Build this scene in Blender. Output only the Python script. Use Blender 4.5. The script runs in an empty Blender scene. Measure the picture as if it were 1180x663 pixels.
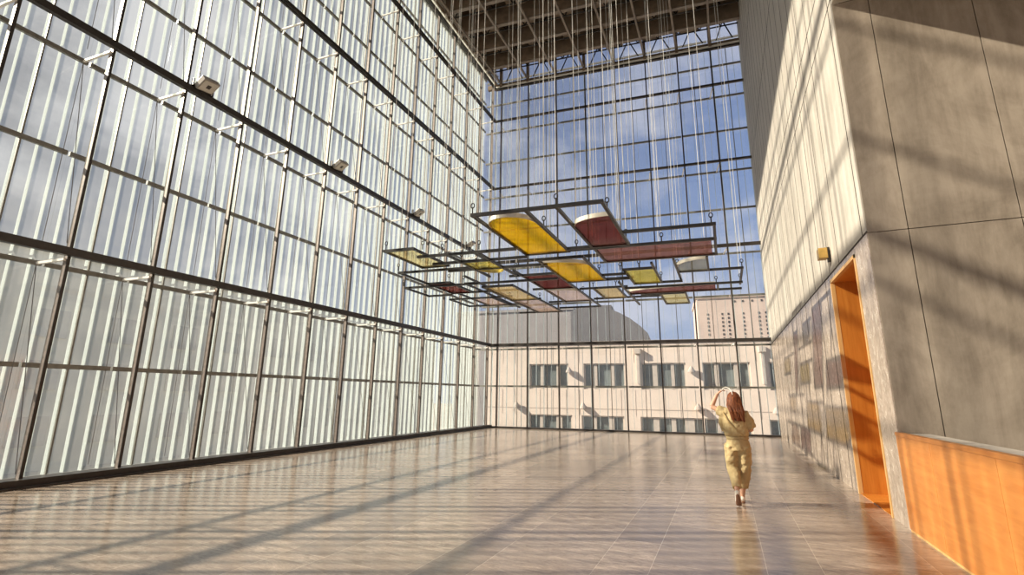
import bpy, bmesh, math, random
from mathutils import Vector, Matrix
random.seed(7)
C = bpy.context.scene.collection
SC = bpy.context.scene
U = 1.6                                   # metres per eye height
PI = math.pi

# ------------------------------------------------------------------ camera
FPX = 555.2
YAW, PITCH, ROLL = -0.4110, 0.2196, 0.0113
cy, sy, cp, sp = math.cos(YAW), math.sin(YAW), math.cos(PITCH), math.sin(PITCH)
fwd = Vector((sy*cp, cy*cp, sp)); rt = Vector((cy, -sy, 0)); up = rt.cross(fwd)
cr, sr = math.cos(ROLL), math.sin(ROLL)
rt, up = rt*cr + up*sr, up*cr - rt*sr
cam_data = bpy.data.cameras.new('camera')
cam_data.sensor_fit = 'HORIZONTAL'; cam_data.sensor_width = 36.0
cam_data.lens = 36.0*FPX/1180.0
cam_data.clip_start = 0.05; cam_data.clip_end = 2000
cam = bpy.data.objects.new('camera', cam_data); C.objects.link(cam)
m = Matrix((rt, up, -fwd)).transposed().to_4x4(); m.translation = (0, 0, 1.6)
cam.matrix_world = m
SC.camera = cam

# ------------------------------------------------------------------ colour management, light
SC.view_settings.view_transform = 'Standard'
SC.view_settings.look = 'None'
SC.view_settings.exposure = 0.0
SC.view_settings.gamma = 1.0
SC.view_settings.use_curve_mapping = False
SC.cycles.transparent_max_bounces = 64
SC.cycles.max_bounces = 10
SC.cycles.use_denoising = True
SC.cycles.sample_clamp_indirect = 8.0

SUN_E = 12.0
SKY_E = 1.0
LDIR = Vector((.904*.852, .427*.852, -.524)).normalized()
sd = bpy.data.lights.new('sun', 'SUN'); sd.energy = SUN_E; sd.angle = math.radians(0.8); sd.color = (1.0, .87, .70)
sun = bpy.data.objects.new('sun', sd); C.objects.link(sun)
sun.rotation_euler = LDIR.to_track_quat('-Z', 'Y').to_euler(); sun.location = (-30, -20, 30)

w = bpy.data.worlds.new('sky'); SC.world = w; w.use_nodes = True
nt = w.node_tree; nt.nodes.clear()
def N(nt, t, **k):
    n = nt.nodes.new(t)
    for a, v in k.items():
        if a.startswith('i_'): n.inputs[a[2:].replace('_', ' ')].default_value = v
        else: setattr(n, a, v)
    return n
def ramp(nt, fac, stops, interp='LINEAR'):
    r = nt.nodes.new('ShaderNodeValToRGB'); r.color_ramp.interpolation = interp
    e = r.color_ramp.elements
    while len(e) < len(stops): e.new(.5)
    for x, (p, c) in zip(e, stops): x.position = p; x.color = (*c, 1) if len(c) == 3 else c
    nt.links.new(fac, r.inputs[0]); return r
def mixc(nt, fac, a, b, mode='MIX'):
    n = nt.nodes.new('ShaderNodeMix'); n.data_type = 'RGBA'; n.blend_type = mode
    for s, v in ((n.inputs[0], fac), (n.inputs[6], a), (n.inputs[7], b)):
        if hasattr(v, 'is_output'): nt.links.new(v, s)
        else: s.default_value = v if isinstance(v, (int, float)) else (*v, 1)
    return n.outputs[2]
def math_(nt, op, a, b=None, c=None):
    n = nt.nodes.new('ShaderNodeMath'); n.operation = op
    for i, v in enumerate((a, b, c)):
        if v is None: continue
        if hasattr(v, 'is_output'): nt.links.new(v, n.inputs[i])
        else: n.inputs[i].default_value = v
    return n.outputs[0]
tc = N(nt, 'ShaderNodeTexCoord'); gen = tc.outputs['Generated']
sep = N(nt, 'ShaderNodeSeparateXYZ'); nt.links.new(gen, sep.inputs[0])
base = ramp(nt, sep.outputs[2], [(0.0, (.52, .57, .66)), (.10, (.42, .51, .70)), (.30, (.27, .38, .64)), (.7, (.17, .27, .55))]).outputs[0]
dot = N(nt, 'ShaderNodeVectorMath', operation='DOT_PRODUCT'); nt.links.new(gen, dot.inputs[0]); dot.inputs[1].default_value = -LDIR
glow = ramp(nt, math_(nt, 'MULTIPLY_ADD', dot.outputs['Value'], .5, .5), [(.40, (0, 0, 0)), (.72, (.75, .75, .75)), (1.0, (1, 1, 1))]).outputs[0]
sky1 = mixc(nt, glow, base, (.23, .24, .285))
mp = N(nt, 'ShaderNodeMapping'); nt.links.new(gen, mp.inputs[0]); mp.inputs['Scale'].default_value = (2.2, 2.2, 4.2); mp.inputs['Location'].default_value = (.35, .1, .0)
nz = N(nt, 'ShaderNodeTexNoise', i_Scale=1.7, i_Detail=6.0, i_Roughness=.55, i_Distortion=.4); nt.links.new(mp.outputs[0], nz.inputs['Vector'])
cl = ramp(nt, nz.outputs[0], [(.45, (0, 0, 0)), (.66, (1, 1, 1))]).outputs[0]
sky2 = mixc(nt, math_(nt, 'MULTIPLY', cl, .62), sky1, (.80, .80, .86))
bg = N(nt, 'ShaderNodeBackground'); bg.inputs[1].default_value = SKY_E; nt.links.new(sky2, bg.inputs[0])
wo = N(nt, 'ShaderNodeOutputWorld'); nt.links.new(bg.outputs[0], wo.inputs[0])

# ------------------------------------------------------------------ materials
MATS = {}
def new_mat(name):
    mm = bpy.data.materials.new(name); mm.use_nodes = True; mm.node_tree.nodes.clear()
    o = mm.node_tree.nodes.new('ShaderNodeOutputMaterial'); MATS[name] = mm
    return mm, mm.node_tree, o
def obj_co(t, scale=(1, 1, 1), loc=(0, 0, 0), rot=(0, 0, 0), world=False):
    n = N(t, 'ShaderNodeNewGeometry' if world else 'ShaderNodeTexCoord')
    mp = N(t, 'ShaderNodeMapping'); t.links.new(n.outputs['Position' if world else 'Object'], mp.inputs[0])
    mp.inputs['Scale'].default_value = scale; mp.inputs['Location'].default_value = loc; mp.inputs['Rotation'].default_value = rot
    return mp.outputs[0]
def noise(t, co, scale, detail=5, rough=.6, dist=0):
    n = N(t, 'ShaderNodeTexNoise', i_Scale=scale, i_Detail=detail, i_Roughness=rough, i_Distortion=dist)
    t.links.new(co, n.inputs['Vector']); return n.outputs[0]
def principled(t, o, col, rough=.5, metal=0.0, bump=None, bstr=.2, bdist=.01, spec=.5):
    p = N(t, 'ShaderNodeBsdfPrincipled')
    for s, v in (('Base Color', col), ('Roughness', rough), ('Metallic', metal), ('Specular IOR Level', spec)):
        if hasattr(v, 'is_output'): t.links.new(v, p.inputs[s])
        else: p.inputs[s].default_value = v if isinstance(v, (int, float)) else (*v, 1)
    if bump is not None:
        b = N(t, 'ShaderNodeBump'); b.inputs['Strength'].default_value = bstr; b.inputs['Distance'].default_value = bdist
        t.links.new(bump, b.inputs['Height']); t.links.new(b.outputs[0], p.inputs['Normal'])
    t.links.new(p.outputs[0], o.inputs[0]); return p
def simple(name, col, rough=.5, metal=0.0, var=.15, scale=6, spec=.5, stretch=(1, 1, 1), bump=0):
    mm, t, o = new_mat(name)
    n = noise(t, obj_co(t, stretch), scale)
    c = ramp(t, n, [(.3, tuple(v*(1-var) for v in col)), (.7, tuple(min(1, v*(1+var)) for v in col))]).outputs[0]
    principled(t, o, c, rough, metal, n if bump else None, bump, .01, spec); return mm
def glass(name, tint, haze, hazecol, f0=.035):
    mm, t, o = new_mat(name)
    tr = N(t, 'ShaderNodeBsdfTransparent'); tr.inputs[0].default_value = (*tint, 1)
    tl = N(t, 'ShaderNodeBsdfTranslucent'); tl.inputs[0].default_value = (*hazecol, 1)
    n = noise(t, obj_co(t, (.6, .6, .35), world=True), 1.3, 3)
    hz = ramp(t, n, [(.35, (haze*.75,)*3), (.65, (haze*1.25,)*3)]).outputs[0]
    lw0 = N(t, 'ShaderNodeLayerWeight'); lw0.inputs[0].default_value = .5     # longer way through the frosting at a slant
    hz = math_(t, 'MULTIPLY', hz, math_(t, 'MULTIPLY_ADD', math_(t, 'POWER', lw0.outputs['Facing'], 2.0), 2.2, 1.0))
    m1 = N(t, 'ShaderNodeMixShader'); t.links.new(hz, m1.inputs[0]); t.links.new(tr.outputs[0], m1.inputs[1]); t.links.new(tl.outputs[0], m1.inputs[2])
    lw = N(t, 'ShaderNodeLayerWeight'); lw.inputs[0].default_value = .5
    f = math_(t, 'MULTIPLY_ADD', math_(t, 'POWER', lw.outputs['Facing'], 4.0), .42, f0)
    gl = N(t, 'ShaderNodeBsdfGlossy'); gl.inputs['Roughness'].default_value = .03; gl.inputs[0].default_value = (.95, .97, .96, 1)
    m2 = N(t, 'ShaderNodeMixShader'); t.links.new(f, m2.inputs[0]); t.links.new(m1.outputs[0], m2.inputs[1]); t.links.new(gl.outputs[0], m2.inputs[2])
    t.links.new(m2.outputs[0], o.inputs[0]); return mm
def tinted(name, col, transp, body=.55, streak=.35, gloss=.06):
    """coloured art glass: lets coloured light through and glows when lit from behind"""
    mm, t, o = new_mat(name)
    n = noise(t, obj_co(t, (1.2, 9, 1)), 2.2, 6, .65)
    c = ramp(t, n, [(.3, tuple(v*(1-streak) for v in col)), (.7, tuple(min(1, v*(1+streak*.5)) for v in col))]).outputs[0]
    gm = N(t, 'ShaderNodeGamma'); gm.inputs[1].default_value = .55; t.links.new(c, gm.inputs[0])
    tr = N(t, 'ShaderNodeBsdfTransparent'); t.links.new(gm.outputs[0], tr.inputs[0])
    tl = N(t, 'ShaderNodeBsdfTranslucent'); t.links.new(c, tl.inputs[0])
    df = N(t, 'ShaderNodeBsdfDiffuse'); t.links.new(c, df.inputs[0])
    a = N(t, 'ShaderNodeMixShader'); a.inputs[0].default_value = body; t.links.new(df.outputs[0], a.inputs[1]); t.links.new(tl.outputs[0], a.inputs[2])
    b = N(t, 'ShaderNodeMixShader'); b.inputs[0].default_value = min(.9, transp**.5 + .04); t.links.new(a.outputs[0], b.inputs[1]); t.links.new(tr.outputs[0], b.inputs[2])
    g = N(t, 'ShaderNodeBsdfGlossy'); g.inputs['Roughness'].default_value = .08
    d = N(t, 'ShaderNodeMixShader'); d.inputs[0].default_value = gloss; t.links.new(b.outputs[0], d.inputs[1]); t.links.new(g.outputs[0], d.inputs[2])
    t.links.new(d.outputs[0], o.inputs[0]); return mm

glass('facade_glass', (.955, .968, .958), .05, (.70, .73, .73))
glass('clear_glass', (.97, .975, .98), .04, (.75, .75, .75))
glass('office_glass', (.35, .42, .45), .10, (.3, .34, .36), .10)
# translucent glass blades standing outside the facade
mm, t, o = new_mat('blade_glass')
n = noise(t, obj_co(t, (1, 1, .15), world=True), 5)
c = ramp(t, n, [(.3, (.80, .86, .88)), (.7, (.86, .92, .94))]).outputs[0]
tl = N(t, 'ShaderNodeBsdfTranslucent'); df = N(t, 'ShaderNodeBsdfDiffuse'); tr = N(t, 'ShaderNodeBsdfTransparent'); tr.inputs[0].default_value = (.90, .96, .92, 1)
t.links.new(c, tl.inputs[0]); t.links.new(c, df.inputs[0])
a = N(t, 'ShaderNodeMixShader'); a.inputs[0].default_value = .45; t.links.new(df.outputs[0], a.inputs[1]); t.links.new(tl.outputs[0], a.inputs[2])
b = N(t, 'ShaderNodeMixShader'); b.inputs[0].default_value = .46; t.links.new(a.outputs[0], b.inputs[1]); t.links.new(tr.outputs[0], b.inputs[2])
t.links.new(b.outputs[0], o.inputs[0])

mm, t, o = new_mat('milk_glass')
tl = N(t, 'ShaderNodeBsdfTranslucent'); tl.inputs[0].default_value = (.88, .88, .84, 1); df = N(t, 'ShaderNodeBsdfDiffuse'); df.inputs[0].default_value = (.8, .8, .77, 1)
a = N(t, 'ShaderNodeMixShader'); a.inputs[0].default_value = .7; t.links.new(df.outputs[0], a.inputs[1]); t.links.new(tl.outputs[0], a.inputs[2]); t.links.new(a.outputs[0], o.inputs[0])
simple('dark_steel', (.050, .043, .040), .42, .3, .2, 9)
simple('brown_steel', (.25, .205, .185), .42, .25, .25, 14)
simple('grey_bar', (.24, .24, .22), .45, .3, .2, 8)
simple('rod_steel', (.22, .21, .20), .4, .4, .1, 8)
simple('white_steel', (.88, .86, .82), .5, 0, .08, 4)
simple('white_cable', (.80, .79, .76), .5, 0, .05, 4)
simple('black_steel', (.030, .028, .027), .38, .4, .2, 10)
simple('rim_metal', (.60, .56, .48), .35, .3, .1, 8)
simple('roof_brown', (.22, .165, .12), .65, 0, .25, 2.5)
simple('roof_flange', (.24, .20, .17), .5, .2, .15, 4)
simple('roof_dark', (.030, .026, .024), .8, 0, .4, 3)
simple('lamp_grey', (.34, .31, .28), .4, .4, .1, 8)
simple('lamp_face', (.60, .58, .53), .2, 0, .1, 8)
simple('brass', (.62, .40, .12), .35, .6, .15, 9)
simple('coping', (.46, .42, .39), .5, 0, .1, 5)
simple('office_wall', (.72, .63, .545), .85, 0, .07, .6)
simple('office_joint', (.42, .37, .33), .9, 0, .1, 2)
simple('office_frame', (.56, .51, .45), .5, .2, .1, 3)
simple('office_pipe', (.55, .50, .45), .6, 0, .1, 3)
simple('tower_wall', (.56, .46, .40), .9, 0, .08, .3)
simple('tower_window', (.05, .05, .055), .4, 0, .1, 2)
simple('slate_wall', (.13, .13, .135), .8, 0, .25, .15)
simple('hazy_wall', (.30, .29, .29), .9, 0, .1, .2)  # paler grey with the distance haze put into the colour
simple('street_wall', (.50, .51, .47), .9, 0, .1, .3)  # lightened toward the sky, haze mixed into the wall colour
simple('office_pane', (.15, .18, .18), .25, 0, .3, .5)
simple('street_glass', (.36, .37, .36), .3, 0, .2, .3)  # pane tone kept close to the wall, as if veiled by haze
simple('ground', (.34, .31, .27), .95, 0, .25, .05)
simple('skin', (.62, .36, .25), .5, 0, .06, 20)
simple('shoe_white', (.78, .74, .68), .6, 0, .06, 20)
simple('sole_brown', (.20, .10, .06), .7, 0, .15, 30)
simple('white_band', (.85, .83, .78), .4, 0, .04, 20)
simple('strap_tan', (.40, .29, .13), .6, 0, .1, 20)
# cloth
mm, t, o = new_mat('khaki_cloth')
n1 = noise(t, obj_co(t, (1, 1, .5)), 9, 4, .6, 1.2); n2 = noise(t, obj_co(t), 260, 2)
c = ramp(t, n1, [(.3, (.42, .32, .165)), (.7, (.54, .43, .24))]).outputs[0]
principled(t, o, c, .85, 0, math_(t, 'MULTIPLY_ADD', n2, .08, n1), .55, .03, .2)
# hair
mm, t, o = new_mat('auburn_hair')
n1 = noise(t, obj_co(t, (60, 60, 3)), 1.0, 5, .6, .6)
c = ramp(t, n1, [(.3, (.05, .015, .007)), (.55, (.17, .052, .020)), (.75, (.36, .13, .05))]).outputs[0]
principled(t, o, c, .6, 0, n1, .7, .01, .25)
# wood
def wood(name, a, b, rough, stretch=(14, 14, .9)):
    mm, t, o = new_mat(name)
    n1 = noise(t, obj_co(t, stretch), 1.6, 6, .62, .6); n2 = noise(t, obj_co(t), .8, 3)
    c = ramp(t, n1, [(.28, a), (.72, b)]).outputs[0]
    c = mixc(t, math_(t, 'MULTIPLY', n2, .35), c, a)
    principled(t, o, c, rough, 0, n1, .08, .004); return mm
wood('orange_wood', (.47, .155, .022), (.62, .25, .045), .34)
wood('light_wood', (.58, .33, .12), (.70, .44, .19), .45)
wood('bench_wood', (.47, .165, .034), (.62, .265, .070), .40, (9, 1.2, 9))
# polished stone floor: long slabs in alternating wide and narrow courses
mm, t, o = new_mat('stone_floor')
g = N(t, 'ShaderNodeNewGeometry'); sx = N(t, 'ShaderNodeSeparateXYZ'); t.links.new(g.outputs['Position'], sx.inputs[0])
X, Y = sx.outputs[0], sx.outputs[1]
PER, WIDE = 1.504, 1.016
xx = math_(t, 'DIVIDE', math_(t, 'ADD', X, .784 + PER*40), PER)
k = math_(t, 'FLOOR', xx); fx = math_(t, 'MULTIPLY', math_(t, 'SUBTRACT', xx, k), PER)
nar = math_(t, 'GREATER_THAN', fx, WIDE)
course = math_(t, 'MULTIPLY_ADD', k, 2.0, nar)
wn = N(t, 'ShaderNodeTexWhiteNoise', noise_dimensions='1D'); t.links.new(course, wn.inputs['W'])
length = math_(t, 'MULTIPLY_ADD', nar, .35, 1.55)
yy = math_(t, 'DIVIDE', math_(t, 'ADD', Y, math_(t, 'MULTIPLY_ADD', wn.outputs[0], 3.0, 60.0)), length)
row = math_(t, 'FLOOR', yy); fy = math_(t, 'MULTIPLY', math_(t, 'SUBTRACT', yy, row), length)
d1 = math_(t, 'MINIMUM', math_(t, 'ABSOLUTE', fx), math_(t, 'ABSOLUTE', math_(t, 'SUBTRACT', fx, WIDE)))
d2 = math_(t, 'MINIMUM', fy, math_(t, 'SUBTRACT', length, fy))
d = math_(t, 'MINIMUM', math_(t, 'MINIMUM', d1, math_(t, 'SUBTRACT', PER, fx)), d2)
joint = math_(t, 'LESS_THAN', d, .0035)
cb = N(t, 'ShaderNodeCombineXYZ'); t.links.new(course, cb.inputs[0]); t.links.new(row, cb.inputs[1])
wn2 = N(t, 'ShaderNodeTexWhiteNoise', noise_dimensions='3D'); t.links.new(cb.outputs[0], wn2.inputs['Vector'])
off = N(t, 'ShaderNodeVectorMath', operation='SCALE'); t.links.new(wn2.outputs['Color'], off.inputs[0]); off.inputs['Scale'].default_value = 37.0
ad = N(t, 'ShaderNodeVectorMath', operation='ADD'); t.links.new(g.outputs['Position'], ad.inputs[0]); t.links.new(off.outputs[0], ad.inputs[1])
mpv = N(t, 'ShaderNodeMapping'); t.links.new(ad.outputs[0], mpv.inputs[0]); mpv.inputs['Scale'].default_value = (1.2, 4.2, 1); mpv.inputs['Rotation'].default_value = (0, 0, .35)
vein = noise(t, mpv.outputs[0], 1.7, 9, .68, 1.3)
c = ramp(t, vein, [(.28, (.185, .138, .105)), (.5, (.40, .32, .255)), (.72, (.60, .50, .415))]).outputs[0]
mpw = N(t, 'ShaderNodeMapping'); t.links.new(ad.outputs[0], mpw.inputs[0]); mpw.inputs['Scale'].default_value = (2.5, 11, 1); mpw.inputs['Rotation'].default_value = (0, 0, -.25)
fine = noise(t, mpw.outputs[0], 3.0, 8, .75, 2.2)
c = mixc(t, ramp(t, fine, [(.42, (0, 0, 0)), (.62, (.55, .55, .55))]).outputs[0], c, (.155, .112, .085))
c = mixc(t, math_(t, 'MULTIPLY_ADD', wn2.outputs[0], .62, .0), c, (.20, .155, .125))
c = mixc(t, math_(t, 'MULTIPLY', joint, .45), c, (.62, .54, .45))
rg = math_(t, 'MULTIPLY_ADD', vein, .12, .12)
principled(t, o, c, rg, 0, vein, .03, .004, .8)
# travertine wall stone
mm, t, o = new_mat('wall_stone')
n1 = noise(t, obj_co(t, (1, 1.6, 1.1), world=True), 5.0, 9, .78, 1.2)
c = ramp(t, n1, [(.3, (.22, .165, .13)), (.52, (.40, .33, .275)), (.70, (.62, .55, .48))]).outputs[0]
principled(t, o, c, math_(t, 'MULTIPLY_ADD', n1, .2, .15), 0, n1, .1, .006)
def concrete(name, a, b, rough=.72):
    mm, t, o = new_mat(name)
    n1 = noise(t, obj_co(t, (1, 1, 1), world=True), .9, 8, .68, .5); n2 = noise(t, obj_co(t, (3, 3, .5), world=True), 2.0, 6, .7, .3)
    f = math_(t, 'ADD', math_(t, 'MULTIPLY', n1, .6), math_(t, 'MULTIPLY', n2, .4))
    c = ramp(t, f, [(.38, a), (.58, b)]).outputs[0]
    principled(t, o, c, rough, 0, f, .12, .01, .35)
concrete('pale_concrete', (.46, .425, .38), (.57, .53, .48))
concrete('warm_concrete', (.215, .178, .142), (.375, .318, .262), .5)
simple('joint_dark', (.05, .04, .035), .9, 0, .1, 5)

tinted('yellow_glass', (1.0, .60, .010), .45, .8)
tinted('red_glass', (.30, .085, .070), .55, .6, .5)
tinted('rose_glass', (.44, .21, .175), .55, .6, .35)
tinted('pale_yellow_glass', (.86, .76, .45), .62, .7, .25)
tinted('olive_glass', (.80, .68, .20), .52, .7, .35)
tinted('amber_glass', (.88, .70, .40), .60, .7, .25)
tinted('pink_glass', (.82, .66, .57), .62, .7, .2)
tinted('smoke_glass', (.50, .50, .46), .40, .6, .25)

# ------------------------------------------------------------------ mesh helpers
I4 = Matrix.Identity(4)
def box(bm, a, b, M=I4):
    (x0, y0, z0), (x1, y1, z1) = a, b
    v = [bm.verts.new(M @ Vector(p)) for p in ((x0,y0,z0),(x1,y0,z0),(x1,y1,z0),(x0,y1,z0),(x0,y0,z1),(x1,y0,z1),(x1,y1,z1),(x0,y1,z1))]
    for f in ((3,2,1,0),(4,5,6,7),(0,1,5,4),(1,2,6,5),(2,3,7,6),(3,0,4,7)): bm.faces.new([v[i] for i in f])
def bar(bm, p, q, wd, ht, upv=(0, 0, 1)):
    """square-section bar from p to q"""
    p, q = Vector(p), Vector(q); d = (q-p).normalized(); u = Vector(upv)
    s = d.cross(u)
    if s.length < 1e-4: s = d.cross(Vector((1, 0, 0)))
    s.normalize(); u = s.cross(d).normalized()
    M = Matrix((s, d, u)).transposed().to_4x4(); M.translation = p
    box(bm, (-wd/2, 0, -ht/2), (wd/2, (q-p).length, ht/2), M)
def tube(bm, pts, rad, seg=8, cap=True, ell=None, ref=(0, 0, 1)):
    """swept tube through pts; rad one radius or one per point; ell flattens the second axis"""
    pts = [Vector(p) for p in pts]; n = len(pts)
    if not isinstance(rad, (list, tuple)): rad = [rad]*n
    rings = []; prev = None
    for i, p in enumerate(pts):
        d = (pts[min(i+1, n-1)] - pts[max(i-1, 0)]).normalized()
        if prev is None:
            s = d.cross(Vector(ref))
            if s.length < 1e-3: s = d.cross(Vector((0, 1, 0)))
        else: s = prev - d*prev.dot(d)
        s.normalize(); prev = s; u = s.cross(d)
        r = rad[i]; ra, rb = r if isinstance(r, (list, tuple)) else (r, r if ell is None else r*ell)
        rings.append([bm.verts.new(p + s*ra*math.cos(2*PI*k/seg) + u*rb*math.sin(2*PI*k/seg)) for k in range(seg)])
    for a, b in zip(rings, rings[1:]):
        for k in range(seg): bm.faces.new((a[k], a[(k+1) % seg], b[(k+1) % seg], b[k]))
    if cap: bm.faces.new(rings[0][::-1]); bm.faces.new(rings[-1])
def rings(bm, rr, seg=20):
    """stack of horizontal ellipses (cx, cy, z, rx, ry)"""
    R = [[bm.verts.new((cx+rx*math.cos(2*PI*k/seg), cy_+ry*math.sin(2*PI*k/seg), z)) for k in range(seg)] for cx, cy_, z, rx, ry in rr]
    for a, b in zip(R, R[1:]):
        for k in range(seg): bm.faces.new((a[k], a[(k+1) % seg], b[(k+1) % seg], b[k]))
    bm.faces.new(R[0][::-1]); bm.faces.new(R[-1])
def ball(bm, c, r, seg=12, sc=(1, 1, 1)):
    M = Matrix.Translation(c) @ Matrix.Diagonal((*[r*s for s in sc], 1))
    bmesh.ops.create_uvsphere(bm, u_segments=seg, v_segments=max(6, seg//2), radius=1, matrix=M)
def prism(bm, poly, z0, z1):
    a = [bm.verts.new((x, y, z0)) for x, y in poly]; b = [bm.verts.new((x, y, z1)) for x, y in poly]
    bm.faces.new(a[::-1]); bm.faces.new(b)
    for i in range(len(poly)):
        j = (i+1) % len(poly); bm.faces.new((a[i], a[j], b[j], b[i]))
def mesh(name, bm, smooth=False, bevel=0):
    bmesh.ops.recalc_face_normals(bm, faces=bm.faces[:])
    me = bpy.data.meshes.new(name); bm.to_mesh(me); bm.free()
    if smooth:
        for p in me.polygons: p.use_smooth = True
    return me
def link(name, me, mat, parent=None):
    o = bpy.data.objects.new(name, me); C.objects.link(o)
    if mat and not me.materials: me.materials.append(MATS[mat])
    if parent is not None: o.parent = parent
    return o
def obj(name, bm, mat, parent=None, smooth=False, loc=None, bevel=0):
    o = link(name, mesh(name, bm, smooth), mat, parent)
    if loc is not None:
        # keep the geometry where it was drawn but put the origin at loc
        o.data.transform(Matrix.Translation(-Vector(loc))); o.location = loc
    if bevel:
        b = o.modifiers.new('edge', 'BEVEL'); b.width = bevel; b.segments = 2; b.limit_method = 'ANGLE'
    return o
def tag(o, label=None, cat=None, group=None, kind=None):
    if label: o['label'] = label
    if cat: o['category'] = cat
    if group: o['group'] = group
    if kind: o['kind'] = kind
    return o
def thing(name, label, cat, loc=(0, 0, 0), group=None):
    o = bpy.data.objects.new(name, None); C.objects.link(o); o.location = loc; o.empty_display_size = .2
    return tag(o, label, cat, group)
def part(name, bm, mat, root, smooth=False, bevel=0):
    """part drawn in world coordinates, parented to an unrotated thing"""
    o = link(name, mesh(name, bm, smooth), mat, root)
    p, s = root, Vector()
    while p is not None: s += p.location; p = p.parent
    o.data.transform(Matrix.Translation(-s))
    if bevel:
        b = o.modifiers.new('edge', 'BEVEL'); b.width = bevel; b.segments = 2; b.limit_method = 'ANGLE'
    return o
def new(): return bmesh.new()
def struct(name, bm, mat, parent=None, smooth=False): return tag(obj(name, bm, mat, parent, smooth), kind='structure')

# ------------------------------------------------------------------ dimensions (metres)
LX = -6.875*U                              # inner face of the glass wall on the left
RX = 1.25*U                                # concrete and stone wall on the right
SB = .9187*U                               # bay of the left wall
Y0 = 2.8887*U                              # first mullion seen
YC = Y0 + 12*SB + .1807*U                  # back left corner
TH = .0965                                 # the back wall stands slightly askew
LV = [0, 2.5586*U, 5.3135*U, 7.9849*U, 10.5832*U, 11.8668*U]
YF = 4.94*U                                # front face of the concrete block
WO = .93                                   # glass skin stands this far outside the steel
NB = -8                                    # bays run on behind the camera
YB = Y0 + NB*SB - .3
BB = 1.0085*U; BO = .2301*U                # bays of the back wall
BEND = 8.167*U
ce, se = math.cos(TH), math.sin(TH)
def frame(o, e, n):
    M = Matrix((Vector((*e, 0)), Vector((*n, 0)), Vector((0, 0, 1)))).transposed().to_4x4(); M.translation = Vector((*o, 0)); return M
ML = frame((LX, 0), (0, 1), (-1, 0))       # left facade: u along +y, w outward
MBK = frame((LX, YC), (ce, se), (-se, ce)) # back facade: u to the right, w outward

# ------------------------------------------------------------------ floor, right wall, block, rear
bm = new()
yr = YC + (RX-LX)*math.tan(TH)
prism(bm, [(LX-.15, YB), (5.2*U, YB), (5.2*U, YF+.2), (RX+.05, YF+.2), (RX+.05, yr+.1), (LX-.15, YC+.0)], -.30, 0)
struct('floor', bm, 'stone_floor')

DY0, DY1, DZ = 5.43*U, 6.63*U, 2.37*U      # doorway in the right wall
JZ = 2.44*U
WT = 1.1
bm = new()                                  # stone lower zone, split round the doorway, slabs with open joints
ys = [YF, DY0]; 
def slab(y0, y1, z0, z1, bm): box(bm, (RX, y0+.008, z0), (RX+.12, y1-.008, z1-.016))
slab(YF-.0, DY0, 0, JZ, bm)
edges = [DY1]; yq = DY1 + .30*U
while yq < yr-.5: edges.append(yq); yq += .92*U*.62
edges.append(yr)
for a, b in zip(edges, edges[1:]): slab(a, b, 0, JZ, bm)
slab(DY0, DY1, DZ, JZ, bm)
struct('wall_stone_right', bm, 'wall_stone')
bm = new()                                  # dark backing seen in the joints
box(bm, (RX+.02, YF+.02, 0), (RX+WT, DY0-.02, 13.0*U)); box(bm, (RX+.02, DY1+.02, 0), (RX+WT, yr+.4, 13.0*U)); box(bm, (RX+.02, DY0-.02, DZ+.05), (RX+WT, DY1+.02, 13.0*U))
struct('wall_core_right', bm, 'joint_dark')
bm = new()                                  # pale concrete upper zone in large panels
zs = [JZ, 4.86*U, 5.33*U, 7.85*U, 10.4*U, 13.0*U]
ye = [YF, YF+.13*U]; yq = 6.08*U
while yq < yr-.4: ye.append(yq); yq += .52*U if len(ye) % 2 else .49*U
ye.append(yr+.35)
for z0, z1 in zip(zs, zs[1:]):
    for a, b in zip(ye, ye[1:]): box(bm, (RX-.004, a+.008, z0+.006), (RX+.1, b-.008, z1-.012))
struct('wall_right', bm, 'pale_concrete')
bm = new()                                  # thin dark sealed joints between the panels
for yj in ye[1:-1]: box(bm, (RX-.007, yj-.011, JZ), (RX+.02, yj+.011, 13.0*U))
for zj in zs[:-1]: box(bm, (RX-.007, YF+.005, zj-.014), (RX+.02, yr, zj+.010))
for yj in edges[1:-1]: box(bm, (RX-.003, yj-.010, 0), (RX+.02, yj+.010, JZ))
struct('trim_panel_joints', bm, 'joint_dark')
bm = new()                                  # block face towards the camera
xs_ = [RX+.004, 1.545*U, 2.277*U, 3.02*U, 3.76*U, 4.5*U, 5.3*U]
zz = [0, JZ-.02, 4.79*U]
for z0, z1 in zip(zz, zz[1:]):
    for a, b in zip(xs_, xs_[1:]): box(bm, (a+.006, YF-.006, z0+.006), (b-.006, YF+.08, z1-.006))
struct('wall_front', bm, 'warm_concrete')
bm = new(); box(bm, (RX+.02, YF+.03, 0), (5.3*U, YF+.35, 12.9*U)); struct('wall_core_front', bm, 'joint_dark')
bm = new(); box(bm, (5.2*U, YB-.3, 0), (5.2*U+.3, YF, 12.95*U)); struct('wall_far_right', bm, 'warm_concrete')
bm = new(); box(bm, (LX-.1, YB-.3, 0), (5.2*U, YB, .4)); box(bm, (LX-.1, YB-.3, 10.2*U), (5.2*U, YB, 12.95*U))
for i in range(10): box(bm, (LX+i*2.1, YB-.3, .4), (LX+i*2.1+.1, YB, 10.2*U))
struct('wall_rear', bm, 'pale_concrete')
for i in range(8):  # unseen rear glazing, added to bring more sky light into the hall
    xa = LX + .1 + i*2.1
    bm = new(); box(bm, (xa, YB-.16, .4), (xa+2.0, YB-.14, 10.2*U)); struct(f'window_{900+i}', bm, 'clear_glass')
bm = new(); box(bm, (RX, 1.4*U, 4.79*U), (5.3*U, YF-.01, 12.95*U)); struct('wall_overhang', bm, 'pale_concrete')   # upper storey juts out over the block face
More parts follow.
